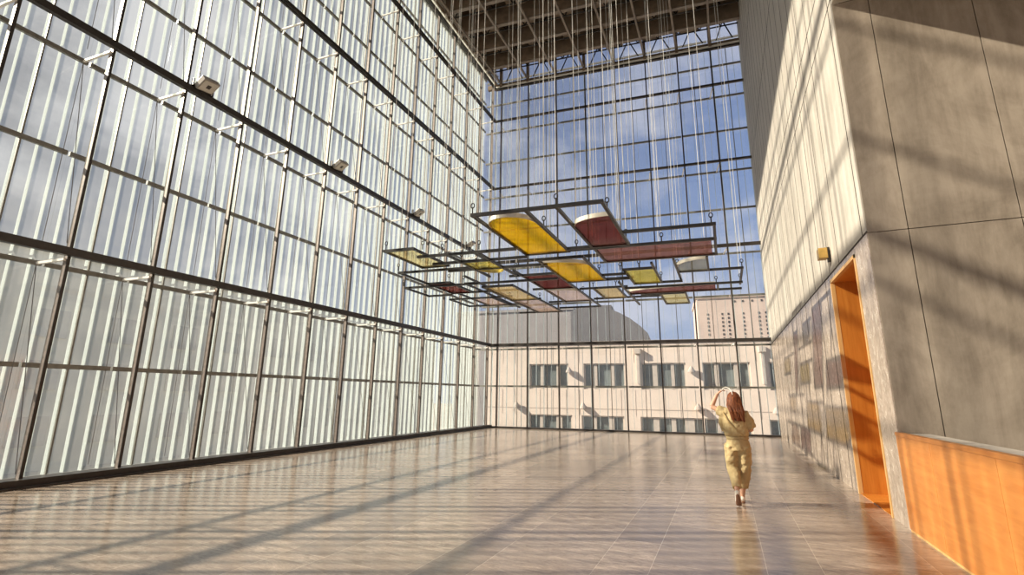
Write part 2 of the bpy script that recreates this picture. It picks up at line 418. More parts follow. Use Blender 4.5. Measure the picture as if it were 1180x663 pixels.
# doorway: deep reveal lined in wood with a pale edge frame
bm = new(); box(bm, (RX-.012, DY0, 0), (RX+.05, DY0+.055, DZ)); box(bm, (RX-.012, DY1-.055, 0), (RX+.05, DY1, DZ)); box(bm, (RX-.012, DY0, DZ-.055), (RX+.05, DY1, DZ))
dr = struct('door_1', bm, 'light_wood')
bm = new(); box(bm, (RX+.05, DY1-.05, 0), (RX+WT, DY1+.01, DZ)); box(bm, (RX+.05, DY0-.01, 0), (RX+WT, DY0+.05, DZ)); obj('reveal', bm, 'orange_wood', dr)
bm = new(); box(bm, (RX+.05, DY0, DZ-.05), (RX+WT, DY1, DZ+.02)); obj('soffit', bm, 'orange_wood', dr)
bm = new(); box(bm, (RX+WT-.08, DY0, 0), (RX+WT, DY1, DZ)); obj('door_leaf', bm, 'orange_wood', dr)
bm = new(); box(bm, (RX+.01, DY0, -.0), (RX+WT, DY1, .012)); obj('threshold', bm, 'orange_wood', dr)

# ------------------------------------------------------------------ glass facades
serial = {'window': 0, 'trim': 0}
def nm(k): serial[k] += 1; return f'{k}_{serial[k]}'
def window_meshes(du, z0, z1, nblade):
    zm = (z0+z1)/2
    bm = new(); box(bm, (.0, WO, z0), (du, WO+.016, z1)); pane = mesh('pane', bm)
    bm = new()
    for i in range(nblade):
        u = du*(i+.5)/nblade
        box(bm, (u-.006, WO+.03, z0+.03), (u+.006, WO+.135, z1-.03))
    blades = mesh('glass_blades', bm) if nblade else bm.free()
    bm = new()
    for z in (zm, z1-.13): box(bm, (.02, WO-.075, z-.045), (du-.02, WO-.01, z+.045))
    bars_ = mesh('glazing_bar', bm)
    bm = new(); box(bm, (du*.5-.014, WO-.06, z0), (du*.5+.014, WO-.012, z1)); post = mesh('glazing_post', bm)
    return pane, blades, bars_, post
def facade(M, us, levels, nblade, gmat, rods=True):
    cache = {}
    for a, b in zip(us, us[1:]):
        for j, (z0, z1) in enumerate(zip(levels, levels[1:])):
            key = (round(b-a, 3), j)
            if key not in cache: cache[key] = window_meshes(b-a, z0, z1, max(1, round(nblade*(b-a)/SB)))
            pane, blades, bars_, post = cache[key]
            T = M @ Matrix.Translation((a, 0, 0))
            o = link(nm('window'), pane, gmat); o.matrix_world = T; o['kind'] = 'structure'
            link('glass_blades', blades, 'blade_glass', o); link('glazing_bar', bars_, 'grey_bar', o)
            if b-a > .8: link('glazing_post', post, 'grey_bar', o)
def steel(M, us, levels, bay, rods=True, wd=.05, dp=.11):
    """inner steel: one mullion per bay line with its struts and rods, one rail per level"""
    bm = new(); box(bm, (-wd/2, 0, 0), (wd/2, dp, levels[-1]+.1)); mull = mesh('mullion', bm)
    bm = new(); box(bm, (-wd/2, -.02, 0), (wd/2, 0, levels[-1]+.1)); flange = mesh('flange', bm)
    bm = new(); sm = new()
    for z in levels[1:-1]:
        zt = z-.14
        bar(sm, (-.05, .0, zt), (-.10, WO-.02, zt), .045, .045)
        if rods:
            zl = levels[levels.index(z)-1]; zmid = (z+zl)/2
            tube(bm, [(-.10, WO-.06, zt), (-.03, dp, zl+.2)], .007, 5); tube(bm, [(-.10, WO-.06, zt), (-.10, WO-.09, zl+.15)], .006, 5)
    struts = mesh('strut', sm); rd = mesh('rod', bm) if rods else None
    for u in us:
        o = link(nm('trim'), mull, 'brown_steel'); o.matrix_world = M @ Matrix.Translation((u, 0, 0)); o['kind'] = 'structure'
        link('flange', flange, 'dark_steel', o); link('strut', struts, 'white_steel', o)
        if rd: link('rod', rd, 'rod_steel', o)
    u0, u1 = us[0]-.35, (us[-1]+.1 if rods else BEND)
    for j, z in enumerate(levels[1:]):
        bm = new(); box(bm, (u0, -.13, z-(.075 if j < 2 else .05)), (u1, -.02, z+(.075 if j < 2 else .05)), M)
        o = struct(nm('trim'), bm, 'dark_steel')
        if j in (2, 3) and rods: bm = new(); box(bm, (u0, -.10, z-.135), (u1, -.04, z-.095), M); obj('lower_rail', bm, 'dark_steel', o)
lus = [Y0+i*SB for i in range(NB, 13)]
bus = [BO+i*BB for i in range(8)]
LVO = LV[:5] + [LV[5]+1.35]               # the glass skin rises past the inner top rail
facade(ML, lus + [YC+.55], LVO, 5, 'facade_glass')
facade(MBK, [-.9] + bus + [BEND+.3], LVO, 4, 'clear_glass')
steel(ML, lus, LV, SB)
steel(MBK, bus, LV, BB, rods=False, wd=.06, dp=.13)
# base curb along both facades
bm = new(); box(bm, (YB, -.16, 0), (YC, .20, .13), ML); box(bm, (YB, -.30, 0), (YC, -.16, .03), ML); struct('baseboard_left', bm, 'dark_steel')
bm = new(); box(bm, (0, -.10, 0), (BEND, .16, .07), MBK); struct('baseboard_back', bm, 'dark_steel')
bm = new(); box(bm, (YB, .2, -.3), (YC+1, WO+.3, .0), ML); struct('trim_ledge_left', bm, 'grey_bar')
bm = new(); box(bm, (-1, .16, -.3), (BEND+.3, WO+.3, -.0), MBK); struct('trim_ledge_back', bm, 'grey_bar')

# ------------------------------------------------------------------ roof
ZT = LV[5]
bm = new(); box(bm, (YB, .12, LVO[5]), (YC+.6, WO+.2, LVO[5]+.06), ML); struct('trim_cap_left', bm, 'grey_bar')
for i in range(NB, 12):                     # white channel along the top of the glass, one length per bay
    y0 = Y0+i*SB
    bm = new(); box(bm, (y0+.03, -.06, ZT+.06), (min(y0+SB, YC)-.03, -.02, ZT+.32), ML); struct(nm('trim'), bm, 'milk_glass')
bm = new(); box(bm, (0, -.16, ZT+.08), (BEND, .02, ZT+.16), MBK); struct(nm('trim'), bm, 'white_steel')
bm = new(); box(bm, (YB, -.1, ZT+.34), (YC, .1, ZT+.46), ML); struct('trim_fascia_left', bm, 'roof_brown')
bm = new(); box(bm, (-.5, -.02, ZT+.14), (BEND+.2, .16, 12.12*U), MBK); struct('trim_fascia_back', bm, 'roof_brown')
bm = new(); box(bm, (-.5, .0, 12.12*U), (BEND+.2, .016, 12.9*U), MBK); o = struct(nm('window'), bm, 'clear_glass')
bm = new(); box(bm, (YB, -.02, ZT+.46), (YC, .10, 13.0*U), ML); struct('trim_sunblock_left', bm, 'white_steel')  # solid panels added in place of clerestory glass to block the sun
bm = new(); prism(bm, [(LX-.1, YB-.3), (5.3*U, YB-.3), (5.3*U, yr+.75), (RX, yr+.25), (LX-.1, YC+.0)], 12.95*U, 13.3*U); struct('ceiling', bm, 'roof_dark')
bm = new(); box(bm, (-.2, -.12, 12.86*U), (BEND+.1, .2, 12.96*U), MBK); struct('trim_eave_back', bm, 'roof_brown')
for i, u in enumerate(bus):                # lattice of the clerestory: one chevron per bay
    bm = new(); u1 = bus[i+1] if i < 7 else BEND; mid = (u+u1)/2
    for uu in (u+.32, u1-.32): bar(bm, MBK @ Vector((uu, -.10, 12.13*U)), MBK @ Vector((mid, -.10, 12.80*U)), .05, .05)
    o = struct(nm('trim'), bm, 'black_steel')
    bm = new(); box(bm, (u-.07, -.22, ZT+.1), (u+.07, -.02, 12.95*U), MBK); obj('post', bm, 'roof_brown', o)
def yb(x): return (x-LX)*math.tan(TH)
for i in range(6, 12):                      # deep beams across the hall
    yy0 = Y0 + i*SB + .22*U - .0
    Mb = frame((LX, yy0), (ce, se), (-se, ce))
    bm = new(); box(bm, (.1, -.10, 12.16*U), (BEND, .10, 12.95*U), Mb); o = tag(obj('roof_beam', bm, 'roof_brown'), kind='structure')
    bm = new(); box(bm, (-.02, -.09, 12.12*U), (BEND, .09, 12.15*U), Mb); obj('flange', bm, 'roof_flange', o)
    bm = new(); box(bm, (-.05, -.05, ZT+.2), (.12, .12, 12.95*U), Mb); obj('post', bm, 'white_steel', o)
    bm = new()                              # dark lattice in the gap behind each beam
    k = 0.3
    while k < BEND-1:
        for a, b in (((k, .55, 12.25*U), (k+.5, .55, 12.85*U)), ((k+.5, .55, 12.85*U), (k+1.0, .55, 12.25*U))): tube(bm, [Mb @ Vector(a), Mb @ Vector(b)], .03, 6)
        k += 1.0
    tube(bm, [Mb @ Vector((.1, .55, 12.25*U)), Mb @ Vector((BEND, .55, 12.25*U))], .035, 6)
    obj('lattice', bm, 'black_steel', o)
    bm = new(); k = .9                      # services in the gap
    while k < BEND-1.4:
        box(bm, (k, .75, 12.55*U), (k+.9, 1.15, 12.8*U), Mb); k += 1.9
    obj('duct', bm, 'roof_brown', o)
for i, u in enumerate(bus):                # purlins running down the hall
    p = MBK @ Vector((u, 0, 0)); L0 = 7.5*U
    bm = new(); box(bm, (p.x-.045, L0, 12.11*U-.12), (p.x+.045, p.y-.25, 12.11*U-.02)); tag(obj('roof_purlin_beam', bm, 'roof_flange'), kind='structure')

# ------------------------------------------------------------------ wood balustrade
BX = RX; BZ = .742*U
bt = thing('wood_balustrade', 'low honey orange wooden parapet in front of the concrete wall', 'balustrade', (BX, 4.0*U, 0))
yseg = [4.97*U, 4.26*U, 3.36*U, 2.4*U, 1.4*U, .4*U, -1.0*U]
for a, b in zip(yseg, yseg[1:]):
    bm = new(); box(bm, (BX-.02, b+.003, .03), (BX+.02, a-.003, BZ-.05)); part('panel', bm, 'bench_wood', bt)
bm = new(); box(bm, (BX-.026, yseg[-1], BZ-.05), (BX+.05, 4.975*U, BZ)); part('top_rail', bm, 'bench_wood', bt, bevel=.006)
bm = new(); box(bm, (BX-.012, yseg[-1], 0), (BX+.02, 4.97*U, .03)); part('plinth', bm, 'light_wood', bt)
bm = new(); box(bm, (BX+.05, yseg[-1], 0), (1.455*U, 4.93*U, BZ-.012)); part('coping', bm, 'coping', bt)

# wall lamp beside the doorway
p = Vector((RX, 6.45*U, 2.66*U))
wl = thing('wall_lamp', 'small square brass wall lamp above the stone facing near the tall doorway', 'lamp', p)
bm = new(); box(bm, p+Vector((-.20, -.10, -.10)), p+Vector((-.055, .10, .10))); part('lamp_shade', bm, 'brass', wl, bevel=.008)
bm = new(); box(bm, p+Vector((-.055, -.035, -.16)), p+Vector((-.005, .035, .12))); part('mount', bm, 'dark_steel', wl)

# floodlights on the second rail
def flood(y, lab):
    p = Vector((LX+.12, y, LV[2]+.06))
    f = thing('floodlight', lab, 'floodlight', p, 'floodlights along the rail of the glass wall')
    R = Matrix.Translation(p+Vector((.16, 0, .14))) @ Matrix.Rotation(math.radians(-32), 4, 'Y') @ Matrix.Rotation(math.radians(15), 4, 'X')
    bm = new(); box(bm, (-.17, -.21, -.07), (.17, .21, .06), R); part('housing', bm, 'lamp_grey', f, bevel=.012)
    bm = new(); box(bm, (-.14, -.18, -.078), (.14, .18, -.069), R); part('lens', bm, 'lamp_face', f)
    bm = new(); box(bm, (-.05, -.05, -.082), (.05, .05, -.077), R); part('lamp', bm, 'dark_steel', f)
    bm = new(); box(bm, p+Vector((-.12, -.03, -.05)), p+Vector((.05, .03, .02))); box(bm, p+Vector((-.02, -.25, 0)), p+Vector((.05, -.22, .2))); box(bm, p+Vector((-.02, .22, 0)), p+Vector((.05, .25, .2))); box(bm, p+Vector((-.02, -.25, 0)), p+Vector((.05, .25, .03)))
    part('bracket', bm, 'dark_steel', f)
flood(Y0+1*SB+.28, 'grey floodlight on the dark rail, largest and closest of the row of four')
flood(Y0+4*SB+.28, 'grey floodlight on the dark rail, second closest of the row of four')
flood(Y0+7*SB+.28, 'small grey floodlight on the dark rail, third along the row of four')
flood(Y0+10*SB+.28, 'tiny grey floodlight on the dark rail, the farthest, just above the hanging frames')

# ------------------------------------------------------------------ hanging artwork: steel frames with coloured glass, each on its own cables
KS = 2.05; ZA = (1+KS)*U; SL = .10
def P(x, yp, dz=0): return Vector((x*KS*U, (yp + SL*(x+1.25))*KS*U, ZA+dz))
TB = .062
def arc_poly(x0, x1, y0, y1, kind, ry=.15):
    """outline in plan; kind: rect, near_round (semicircle), near_left / near_right (quarter rounded at that near corner), far_round"""
    pts = []
    xm = (x0+x1)/2; r = (x1-x0)/2
    if kind == 'rect': pts = [(x0, y0), (x1, y0), (x1, y1), (x0, y1)]
    elif kind == 'near_round':
        pts = [(xm + r*math.cos(PI+PI*i/20), y0+ry + ry*math.sin(PI+PI*i/20)) for i in range(21)] + [(x1, y1), (x0, y1)]
    elif kind == 'far_round':
        pts = [(xm + r*math.cos(PI*i/20), y1-ry + ry*math.sin(PI*i/20)) for i in range(21)] + [(x0, y0), (x1, y0)]
    elif kind == 'near_left':
        pts = [(x1-2*r*math.cos(PI/2*i/14), y0+ry-ry*math.sin(PI/2*i/14)) for i in range(15)] + [(x1, y1), (x0, y1)]
    elif kind == 'near_right':
        pts = [(x0+2*r*math.sin(PI/2*i/14), y0+ry-ry*math.cos(PI/2*i/14)) for i in range(15)] + [(x1, y1), (x0, y1)]
    return pts
def hang(label, group, hb, vb, panels, hooks, dz=0):
    """hb: bars across (x0, x1, y); vb: bars along (x, y0, y1); panels (mat, x0, x1, y0, y1, kind, ry, label)"""
    c = P(*hooks[0], dz)
    root = thing('hanging_frame', label, 'hanging artwork', c, group)
    for x0, x1, y in hb:
        bm = new(); bar(bm, P(x0, y, dz) - Vector((TB/2, 0, 0)), P(x1, y, dz) + Vector((TB/2, 0, 0)), TB, TB); part('crossbar', bm, 'black_steel', root)
    for x, y0, y1 in vb:
        bm = new(); bar(bm, P(x, y0, dz), P(x, y1, dz), TB*.9, TB*.9); part('side_bar', bm, 'black_steel', root)
    for mt, x0, x1, y0, y1, kind, ry, lb in panels:
        e = TB*.5/(KS*U)
        poly = [tuple(P(a, b)[:2]) for a, b in arc_poly(x0+e, x1-e, y0, y1-e*.6, kind, ry)]
        bm = new(); prism(bm, poly, ZA+dz-.012, ZA+dz+.012); pn = part('glass_panel', bm, mt, root); pn['label'] = lb
        if kind != 'rect':
            n = {'near_round': 21, 'far_round': 21}.get(kind, 15)
            bm = new(); arc = [Vector((*q, 0)) for q in poly[:n]]
            for s, q in zip(arc, arc[1:]):
                bar(bm, (s.x, s.y, ZA+dz+.03), (q.x, q.y, ZA+dz+.03), .02, .085)
            part('rim', bm, 'rim_metal', pn)
    for hx, hy in hooks:
        p = P(hx, hy, dz+TB/2)
        bm = new(); tube(bm, [p, p+Vector((0, 0, .13))], .014, 6)
        tube(bm, [p+Vector((.035*math.cos(a), 0, .16+.05*math.sin(a))) for a in [2*PI*i/12 for i in range(13)]], .011, 5, cap=False)
        part('hook', bm, 'black_steel', root)
        bm = new(); tube(bm, [p+Vector((0, 0, .20)), Vector((p.x, p.y, 12.05*U))], .0065, 5, cap=False)
        part('cable', bm, 'white_cable', root)
G_ = 'hanging frames of the suspended artwork'
e1, e2, e3 = 0.0, .07, -.07
hang('large black frame with a round-ended bright yellow panel and a dark red one', G_,
     [(-1.25, -.52, 2.29), (-.94, -.52, 3.07), (-1.25, -.94, 3.13)], [(-1.25, 2.29, 3.13), (-.94, 2.29, 3.13), (-.765, 2.29, 3.07), (-.52, 2.29, 3.07)],
     [('yellow_glass', -1.25, -.94, 2.36, 3.12, 'near_round', .16, 'bright yellow glass panel with a round end'), ('red_glass', -.765, -.52, 2.50, 3.07, 'near_left', .13, 'dark red glass panel with one curved corner')],
     [(-1.25, 2.29), (-.765, 2.29), (-.52, 2.42), (-.94, 2.6), (-.52, 2.98)], e1)
hang('wide black frame holding a long straight-ended brick-red glass strip', G_,
     [(-.52, .015, 2.88), (-1.0, .015, 3.18), (-.775, .015, 3.55)], [(.015, 2.88, 3.55), (-.775, 3.18, 3.55)],
     [('rose_glass', -.775, .0, 3.20, 3.55, 'rect', 0, 'brick-red glass strip')],
     [(.0, 2.88), (-.32, 3.18), (-.775, 3.14), (-.9, 3.18)], e2)
hang('black frame with a pale cream-yellow panel, at the outer corner nearest the slatted glass wall', G_,
     [(-2.22, -1.985, 2.84), (-2.22, -1.985, 3.33)], [(-2.22, 2.84, 3.33), (-1.985, 2.84, 3.33)],
     [('pale_yellow_glass', -2.22, -1.985, 2.85, 3.33, 'rect', 0, 'pale cream-yellow glass panel')],
     [(-2.21, 2.84), (-1.95, 2.90), (-1.985, 3.2)], e2)
hang('open black frame with an olive-yellow round-ended panel, next to the big bright yellow one', G_,
     [(-1.985, -1.25, 2.91), (-1.985, -1.25, 3.12), (-1.985, -1.18, 3.35)], [(-1.76, 2.91, 3.62), (-1.53, 2.91, 3.62)],
     [('olive_glass', -1.76, -1.53, 3.12, 3.50, 'far_round', .14, 'olive-yellow glass panel with a round end')],
     [(-1.78, 2.88), (-1.50, 2.88), (-1.76, 3.12), (-1.4, 3.35)], e3)
hang('black frame with a narrow crimson panel below the pale cream-yellow one', G_,
     [(-2.46, -1.76, 3.37), (-2.46, -2.24, 3.81), (-2.46, -1.76, 4.26)], [(-2.46, 3.37, 4.26), (-2.24, 3.81, 4.26)],
     [('red_glass', -2.46, -2.24, 3.81, 4.26, 'rect', 0, 'crimson glass panel')],
     [(-2.45, 3.34), (-2.24, 3.79), (-2.24, 4.2)], e1)
hang('empty black rectangle hanging farthest out toward the slatted glass wall', G_,
     [(-2.71, -1.25, 3.83), (-2.71, -2.46, 4.24)], [(-2.71, 3.83, 4.24)], [],
     [(-2.71, 3.80), (-2.46, 4.2), (-2.1, 3.8), (-1.6, 3.8)], e3)
hang('low black frame at the far corner with a faint pale panel', G_,
     [(-2.71, -2.0, 4.66), (-2.71, -2.0, 5.10)], [(-2.71, 4.66, 5.10), (-2.46, 4.26, 5.10), (-2.22, 4.66, 5.10)],
     [('pink_glass', -2.46, -2.22, 4.68, 5.10, 'rect', 0, 'faint pale glass panel')],
     [(-2.70, 4.64), (-2.70, 5.0), (-2.22, 5.0)], e2)
hang('long black frame with amber and pinkish panels end to end', G_,
     [(-2.0, -1.71, 3.98), (-2.0, -1.69, 4.66), (-2.22, -1.71, 5.46)], [(-2.0, 3.98, 5.46), (-1.71, 3.98, 5.46)],
     [('amber_glass', -2.0, -1.71, 4.0, 4.66, 'rect', 0, 'pale amber glass panel'), ('pink_glass', -2.0, -1.71, 4.70, 5.44, 'rect', 0, 'pinkish glass panel')],
     [(-2.0, 4.6), (-1.71, 4.7), (-1.9, 5.40)], e3)
hang('slender empty black frame alongside the amber and pinkish panels', G_,
     [(-2.22, -2.08, 4.06)], [(-2.08, 3.78, 5.44), (-2.22, 4.06, 5.44)], [],
     [(-2.09, 3.80), (-2.22, 4.6)], .14)
hang('black frame with a maroon panel and a whitish curved panel', G_,
     [(-1.66, -1.255, 3.81), (-1.66, -1.255, 4.39), (-1.73, -1.255, 5.08), (-1.73, -1.255, 5.47)], [(-1.555, 3.62, 5.12), (-1.255, 3.81, 5.47)],
     [('red_glass', -1.555, -1.255, 3.84, 4.39, 'rect', 0, 'maroon glass panel'), ('pink_glass', -1.555, -1.255, 4.47, 5.08, 'near_right', .10, 'whitish pink glass panel with a curved edge')],
     [(-1.55, 3.66), (-1.55, 4.1), (-1.255, 4.7), (-1.66, 5.0), (-1.255, 5.3)], e2)
hang('black frame with a golden panel curved at one corner', G_,
     [(-1.2, -.87, 3.22), (-1.2, -.68, 3.98), (-.87, -.68, 3.81)], [(-1.2, 3.22, 3.98), (-.87, 3.22, 3.98)],
     [('yellow_glass', -1.2, -.87, 3.30, 3.97, 'near_right', .17, 'golden yellow glass panel with one curved corner')],
     [(-.87, 3.74), (-1.2, 3.5), (-.70, 3.72)], e3)
hang('small black frame with a square olive-gold panel, under the long brick-red strip', G_,
     [(-.68, -.445, 3.76), (-.68, -.285, 4.29)], [(-.68, 3.76, 4.29), (-.445, 3.60, 4.29)],
     [('olive_glass', -.68, -.445, 3.78, 4.29, 'rect', 0, 'olive-gold glass panel')],
     [(-.68, 3.68), (-.44, 4.2), (-.56, 3.76)], e1)
hang('black frame with a smoky grey curved panel at the concrete wall end', G_,
     [(-.285, .2, 4.03)], [(-.285, 3.60, 4.40), (-.05, 3.60, 4.03), (.2, 4.03, 4.64)],
     [('smoke_glass', -.285, -.05, 3.66, 4.03, 'near_left', .20, 'smoky grey glass panel with one curved corner')],
     [(.2, 4.03), (-.06, 3.7), (-.28, 3.9), (.2, 4.55)], e2)
hang('long low black frame with a rosy-red strip curved at one end', G_,
     [(-.775, .2, 4.37), (-.775, .2, 4.64)], [(-.785, 4.1, 5.25), (.01, 4.37, 4.64)],
     [('rose_glass', -.785, .0, 4.39, 4.64, 'near_left', .16, 'rosy-red glass strip with one curved end')],
     [(-.785, 4.12), (-.3, 4.64), (.0, 4.4), (-.785, 4.9)], e3)
hang('open black frame crossing between the maroon panel and the small pale orange panel', G_,
     [(-1.25, -.68, 4.22), (-1.25, -.80, 4.58), (-1.24, -.56, 5.12)], [(-1.125, 4.58, 5.12), (-.895, 4.58, 5.12)],
     [('amber_glass', -1.125, -.895, 4.62, 5.11, 'rect', 0, 'pale orange glass panel')],
     [(-1.12, 4.56), (-.9, 4.56), (-1.18, 4.22)], .14)
hang('small black frame with one pale yellow panel, lowest at the concrete wall end', G_,
     [(-.71, -.29, 4.92), (-.53, -.29, 5.5)], [(-.53, 4.92, 5.5), (-.29, 4.64, 5.5)],
     [('pale_yellow_glass', -.53, -.29, 4.94, 5.49, 'rect', 0, 'pale yellow glass panel')],
     [(-.52, 4.88), (-.29, 5.0), (-.41, 5.4)], e2)

# ------------------------------------------------------------------ the walking woman
px, py = .06, 8.62
def V(x, y, z): return Vector((px+x, py+y, z))
wm = thing('person', 'woman in a khaki jumpsuit walking away, one arm raised to her long auburn hair', 'person', (px, py, 0))
def remesh(o, vox, sm=3):
    r = o.modifiers.new('join', 'REMESH'); r.mode = 'VOXEL'; r.voxel_size = vox; r.use_smooth_shade = True
    s = o.modifiers.new('soft', 'SMOOTH'); s.iterations = sm; s.factor = .5
bm = new()
# head with face turned away, neck, trunk
rings(bm, [(px+.045, py+.035, 1.425, .05, .052), (px+.045, py+.045, 1.47, .053, .06), (px+.05, py+.06, 1.50, .063, .083), (px+.05, py+.06, 1.55, .074, .095), (px+.05, py+.05, 1.60, .077, .098), (px+.05, py+.04, 1.645, .066, .085), (px+.05, py+.035, 1.672, .035, .045)], 18)
tube(bm, [V(.045, .01, 1.33), V(.045, .015, 1.40), V(.047, .03, 1.48)], [.060, .052, .050], 12)
ball(bm, V(.05, .16, 1.565), .017, 8, (.8, 1.1, 1.5))             # nose
ball(bm, V(.05, .145, 1.525), .020, 8, (1.4, .5, .4))             # mouth
for s in (-1, 1):
    ball(bm, V(.05+s*.078, .05, 1.57), .024, 8, (.4, .7, 1.2)); ball(bm, V(.05+s*.03, .138, 1.59), .013, 8)
rings(bm, [(px+.05, py, .82, .13, .09), (px+.05, py, .93, .135, .085), (px+.045, py, 1.05, .105, .075), (px+.04, py, 1.22, .125, .085), (px+.04, py, 1.36, .11, .07), (px+.045, py, 1.40, .06, .055)], 18)
# left arm raised, hand at the crown
sh, el, wr = V(-.10, .0, 1.355), V(-.285, .04, 1.455), V(-.185, .05, 1.655)
tube(bm, [V(.0, 0, 1.34), sh, (sh+el)/2, el], [.055, .052, .044, .037], 12)
tube(bm, [el, (el*2+wr)/3, wr], [.037, .036, .025], 12)
def hand(bm, w, d, side, curl, palm_n):
    """palm, four fingers of different lengths with two bends, thumb from the side"""
    d = d.normalized(); n = palm_n.normalized(); s = d.cross(n).normalized()*side
    tube(bm, [w, w+d*.03, w+d*.085], [(.024, .018), (.036, .015), (.040, .013)], 12, ref=n)
    for i, ln in enumerate((.068, .076, .070, .055)):
        b = w + d*.078 + s*(.027-.018*i)
        a1 = (d*math.cos(curl*.5)+n*math.sin(curl*.5)); a2 = (d*math.cos(curl)+n*math.sin(curl)); a3 = (d*math.cos(curl*1.6)+n*math.sin(curl*1.6))
        q1 = b+a1*ln*.45; q2 = q1+a2*ln*.32; q3 = q2+a3*ln*.25
        tube(bm, [b, q1, q2, q3], [.0088, .0084, .0076, .006], 8)
    b = w + d*.022 + s*.024
    q1 = b + (s*.75+d*.6).normalized()*.038; q2 = q1 + (s*.25+d*.9+n*.3).normalized()*.034
    tube(bm, [b, q1, q2], [.012, .0105, .008], 8)
hand(bm, wr, Vector((.80, .05, .62)), 1, .7, Vector((.35, .0, -.93)))
# right arm: elbow out, forearm forward
sh2, el2, wr2 = V(.185, .0, 1.335), V(.265, .02, 1.12), V(.20, .24, 1.07)
tube(bm, [V(.09, 0, 1.33), sh2, (sh2+el2)/2, el2], [.055, .052, .045, .037], 12)
tube(bm, [el2, (el2*2+wr2)/3, wr2], [.037, .036, .025], 12)
hand(bm, wr2, Vector((-.35, .9, .15)), -1, .6, Vector((-.9, -.35, .0)))
# legs
hipL, knL, anL = V(-.035, .02, .85), V(-.03, .10, .53), V(-.012, -.165, .245)
hipR, knR, anR = V(.13, .02, .85), V(.118, .12, .49), V(.06, .22, .10)
for h_, k_, a_ in ((hipL, knL, anL), (hipR, knR, anR)):
    tube(bm, [h_, (h_+k_)/2, k_, (k_*.6+a_*.4), a_], [.082, .070, .052, .050, .033], 14)
ballL, ballR = V(-.005, -.115, .07), V(.06, .34, .045)
tube(bm, [anL+Vector((0, -.01, .01)), V(-.01, -.165, .16), ballL], [.033, .034, .03], 10)
tube(bm, [anR, V(.06, .24, .06), ballR], [.033, .036, .03], 10)
body = part('body', bm, 'skin', wm); remesh(body, .0065, 2)
# jumpsuit: bloused back, belt, wide cropped legs, short wide sleeves
bm = new()
rings(bm, [(px+.05, py, .80, .170, .130), (px+.055, py, .90, .168, .125), (px+.055, py, .975, .150, .112), (px+.055, py, 1.0, .148, .110), (px+.05, py-.005, 1.04, .178, .135), (px+.04, py-.005, 1.12, .176, .135), (px+.035, py-.005, 1.24, .180, .130), (px+.03, py, 1.33, .178, .108), (px+.035, py, 1.385, .120, .085), (px+.045, py+.01, 1.415, .068, .066)], 24)
tube(bm, [V(.0, 0, 1.335), V(-.10, .0, 1.355), V(-.165, .012, 1.39), V(-.205, .02, 1.405)], [.085, .088, .086, .078], 16)
tube(bm, [V(-.13, .0, 1.33), V(-.15, .005, 1.20), V(-.13, .0, 1.08)], [.05, .055, .03], 12)
tube(bm, [V(.09, 0, 1.325), V(.185, .0, 1.32), V(.235, .008, 1.23), V(.27, .015, 1.13)], [.085, .088, .085, .074], 16)
tube(bm, [V(-.045, .0, .88), V(-.05, .03, .70), V(-.045, .075, .53), V(-.018, -.06, .365), V(-.008, -.13, .265)], [(.105, .12), (.098, .110), (.088, .098), (.074, .080), (.066, .070)], 18, ref=(0, 1, 0))
tube(bm, [V(.130, .0, .88), V(.135, .05, .70), V(.125, .11, .50), V(.098, .17, .33), V(.085, .19, .235)], [(.105, .12), (.100, .112), (.090, .100), (.080, .086), (.074, .078)], 18, ref=(0, 1, 0))
js = part('jumpsuit', bm, 'khaki_cloth', wm); remesh(js, .010, 4)
tx = bpy.data.textures.new('folds', 'CLOUDS'); tx.noise_scale = .07; tx.noise_depth = 3
dm = js.modifiers.new('folds', 'DISPLACE'); dm.texture = tx; dm.strength = .032; dm.mid_level = .5; dm.texture_coords = 'LOCAL'
bm = new(); n = 28
for zz_, rx_, ry_ in ((.985, .158, .122),):
    pts = [(px+.055+rx_*math.cos(2*PI*i/n), py+ry_*math.sin(2*PI*i/n), zz_) for i in range(n+1)]
    tube(bm, pts, [(.006, .018)]*(n+1), 8, ref=(0, 0, 1))
part('belt', bm, 'khaki_cloth', wm)
bm = new(); tube(bm, [V(-.10, -.02, 1.43), V(-.12, -.10, 1.36), V(-.05, -.15, 1.22), V(.06, -.155, 1.10), V(.15, -.12, 1.03)], [(.010, .004)]*5, 6); part('strap', bm, 'strap_tan', wm)
# hair
bm = new()
rings(bm, [(px+.12, py-.115, 1.24, .020, .014), (px+.105, py-.12, 1.31, .075, .026), (px+.085, py-.105, 1.39, .105, .042), (px+.066, py-.075, 1.47, .110, .062), (px+.05, py-.03, 1.54, .108, .095), (px+.05, py+.0, 1.60, .100, .108), (px+.05, py+.015, 1.65, .080, .092), (px+.05, py+.02, 1.683, .045, .052), (px+.05, py+.02, 1.693, .012, .014)], 22)
for i in range(26):
    f = random.uniform(-1, 1); l = random.uniform(.0, .10)
    tube(bm, [V(-.0+.05+f*.085, -.06, 1.60), V(-.0+.055+f*.108, -.095-.02*random.random(), 1.48), V(.085+f*.108, -.13-.03*random.random(), 1.38), V(.115+f*.085+random.uniform(-.04, .04), -.14-.02*random.random(), 1.20+l)], [.016, .018, .015, .003], 6)
hr = part('hair', bm, 'auburn_hair', wm); remesh(hr, .006, 1)
# white band held above the hair
bm = new(); tube(bm, [V(-.115, .02, 1.70), V(-.09, .02, 1.745), V(-.045, .01, 1.762), V(.0, -.01, 1.74), V(.03, -.04, 1.69), V(.04, -.075, 1.64)], [(.011, .006)]*6, 8); part('headband', bm, 'white_band', wm, True)
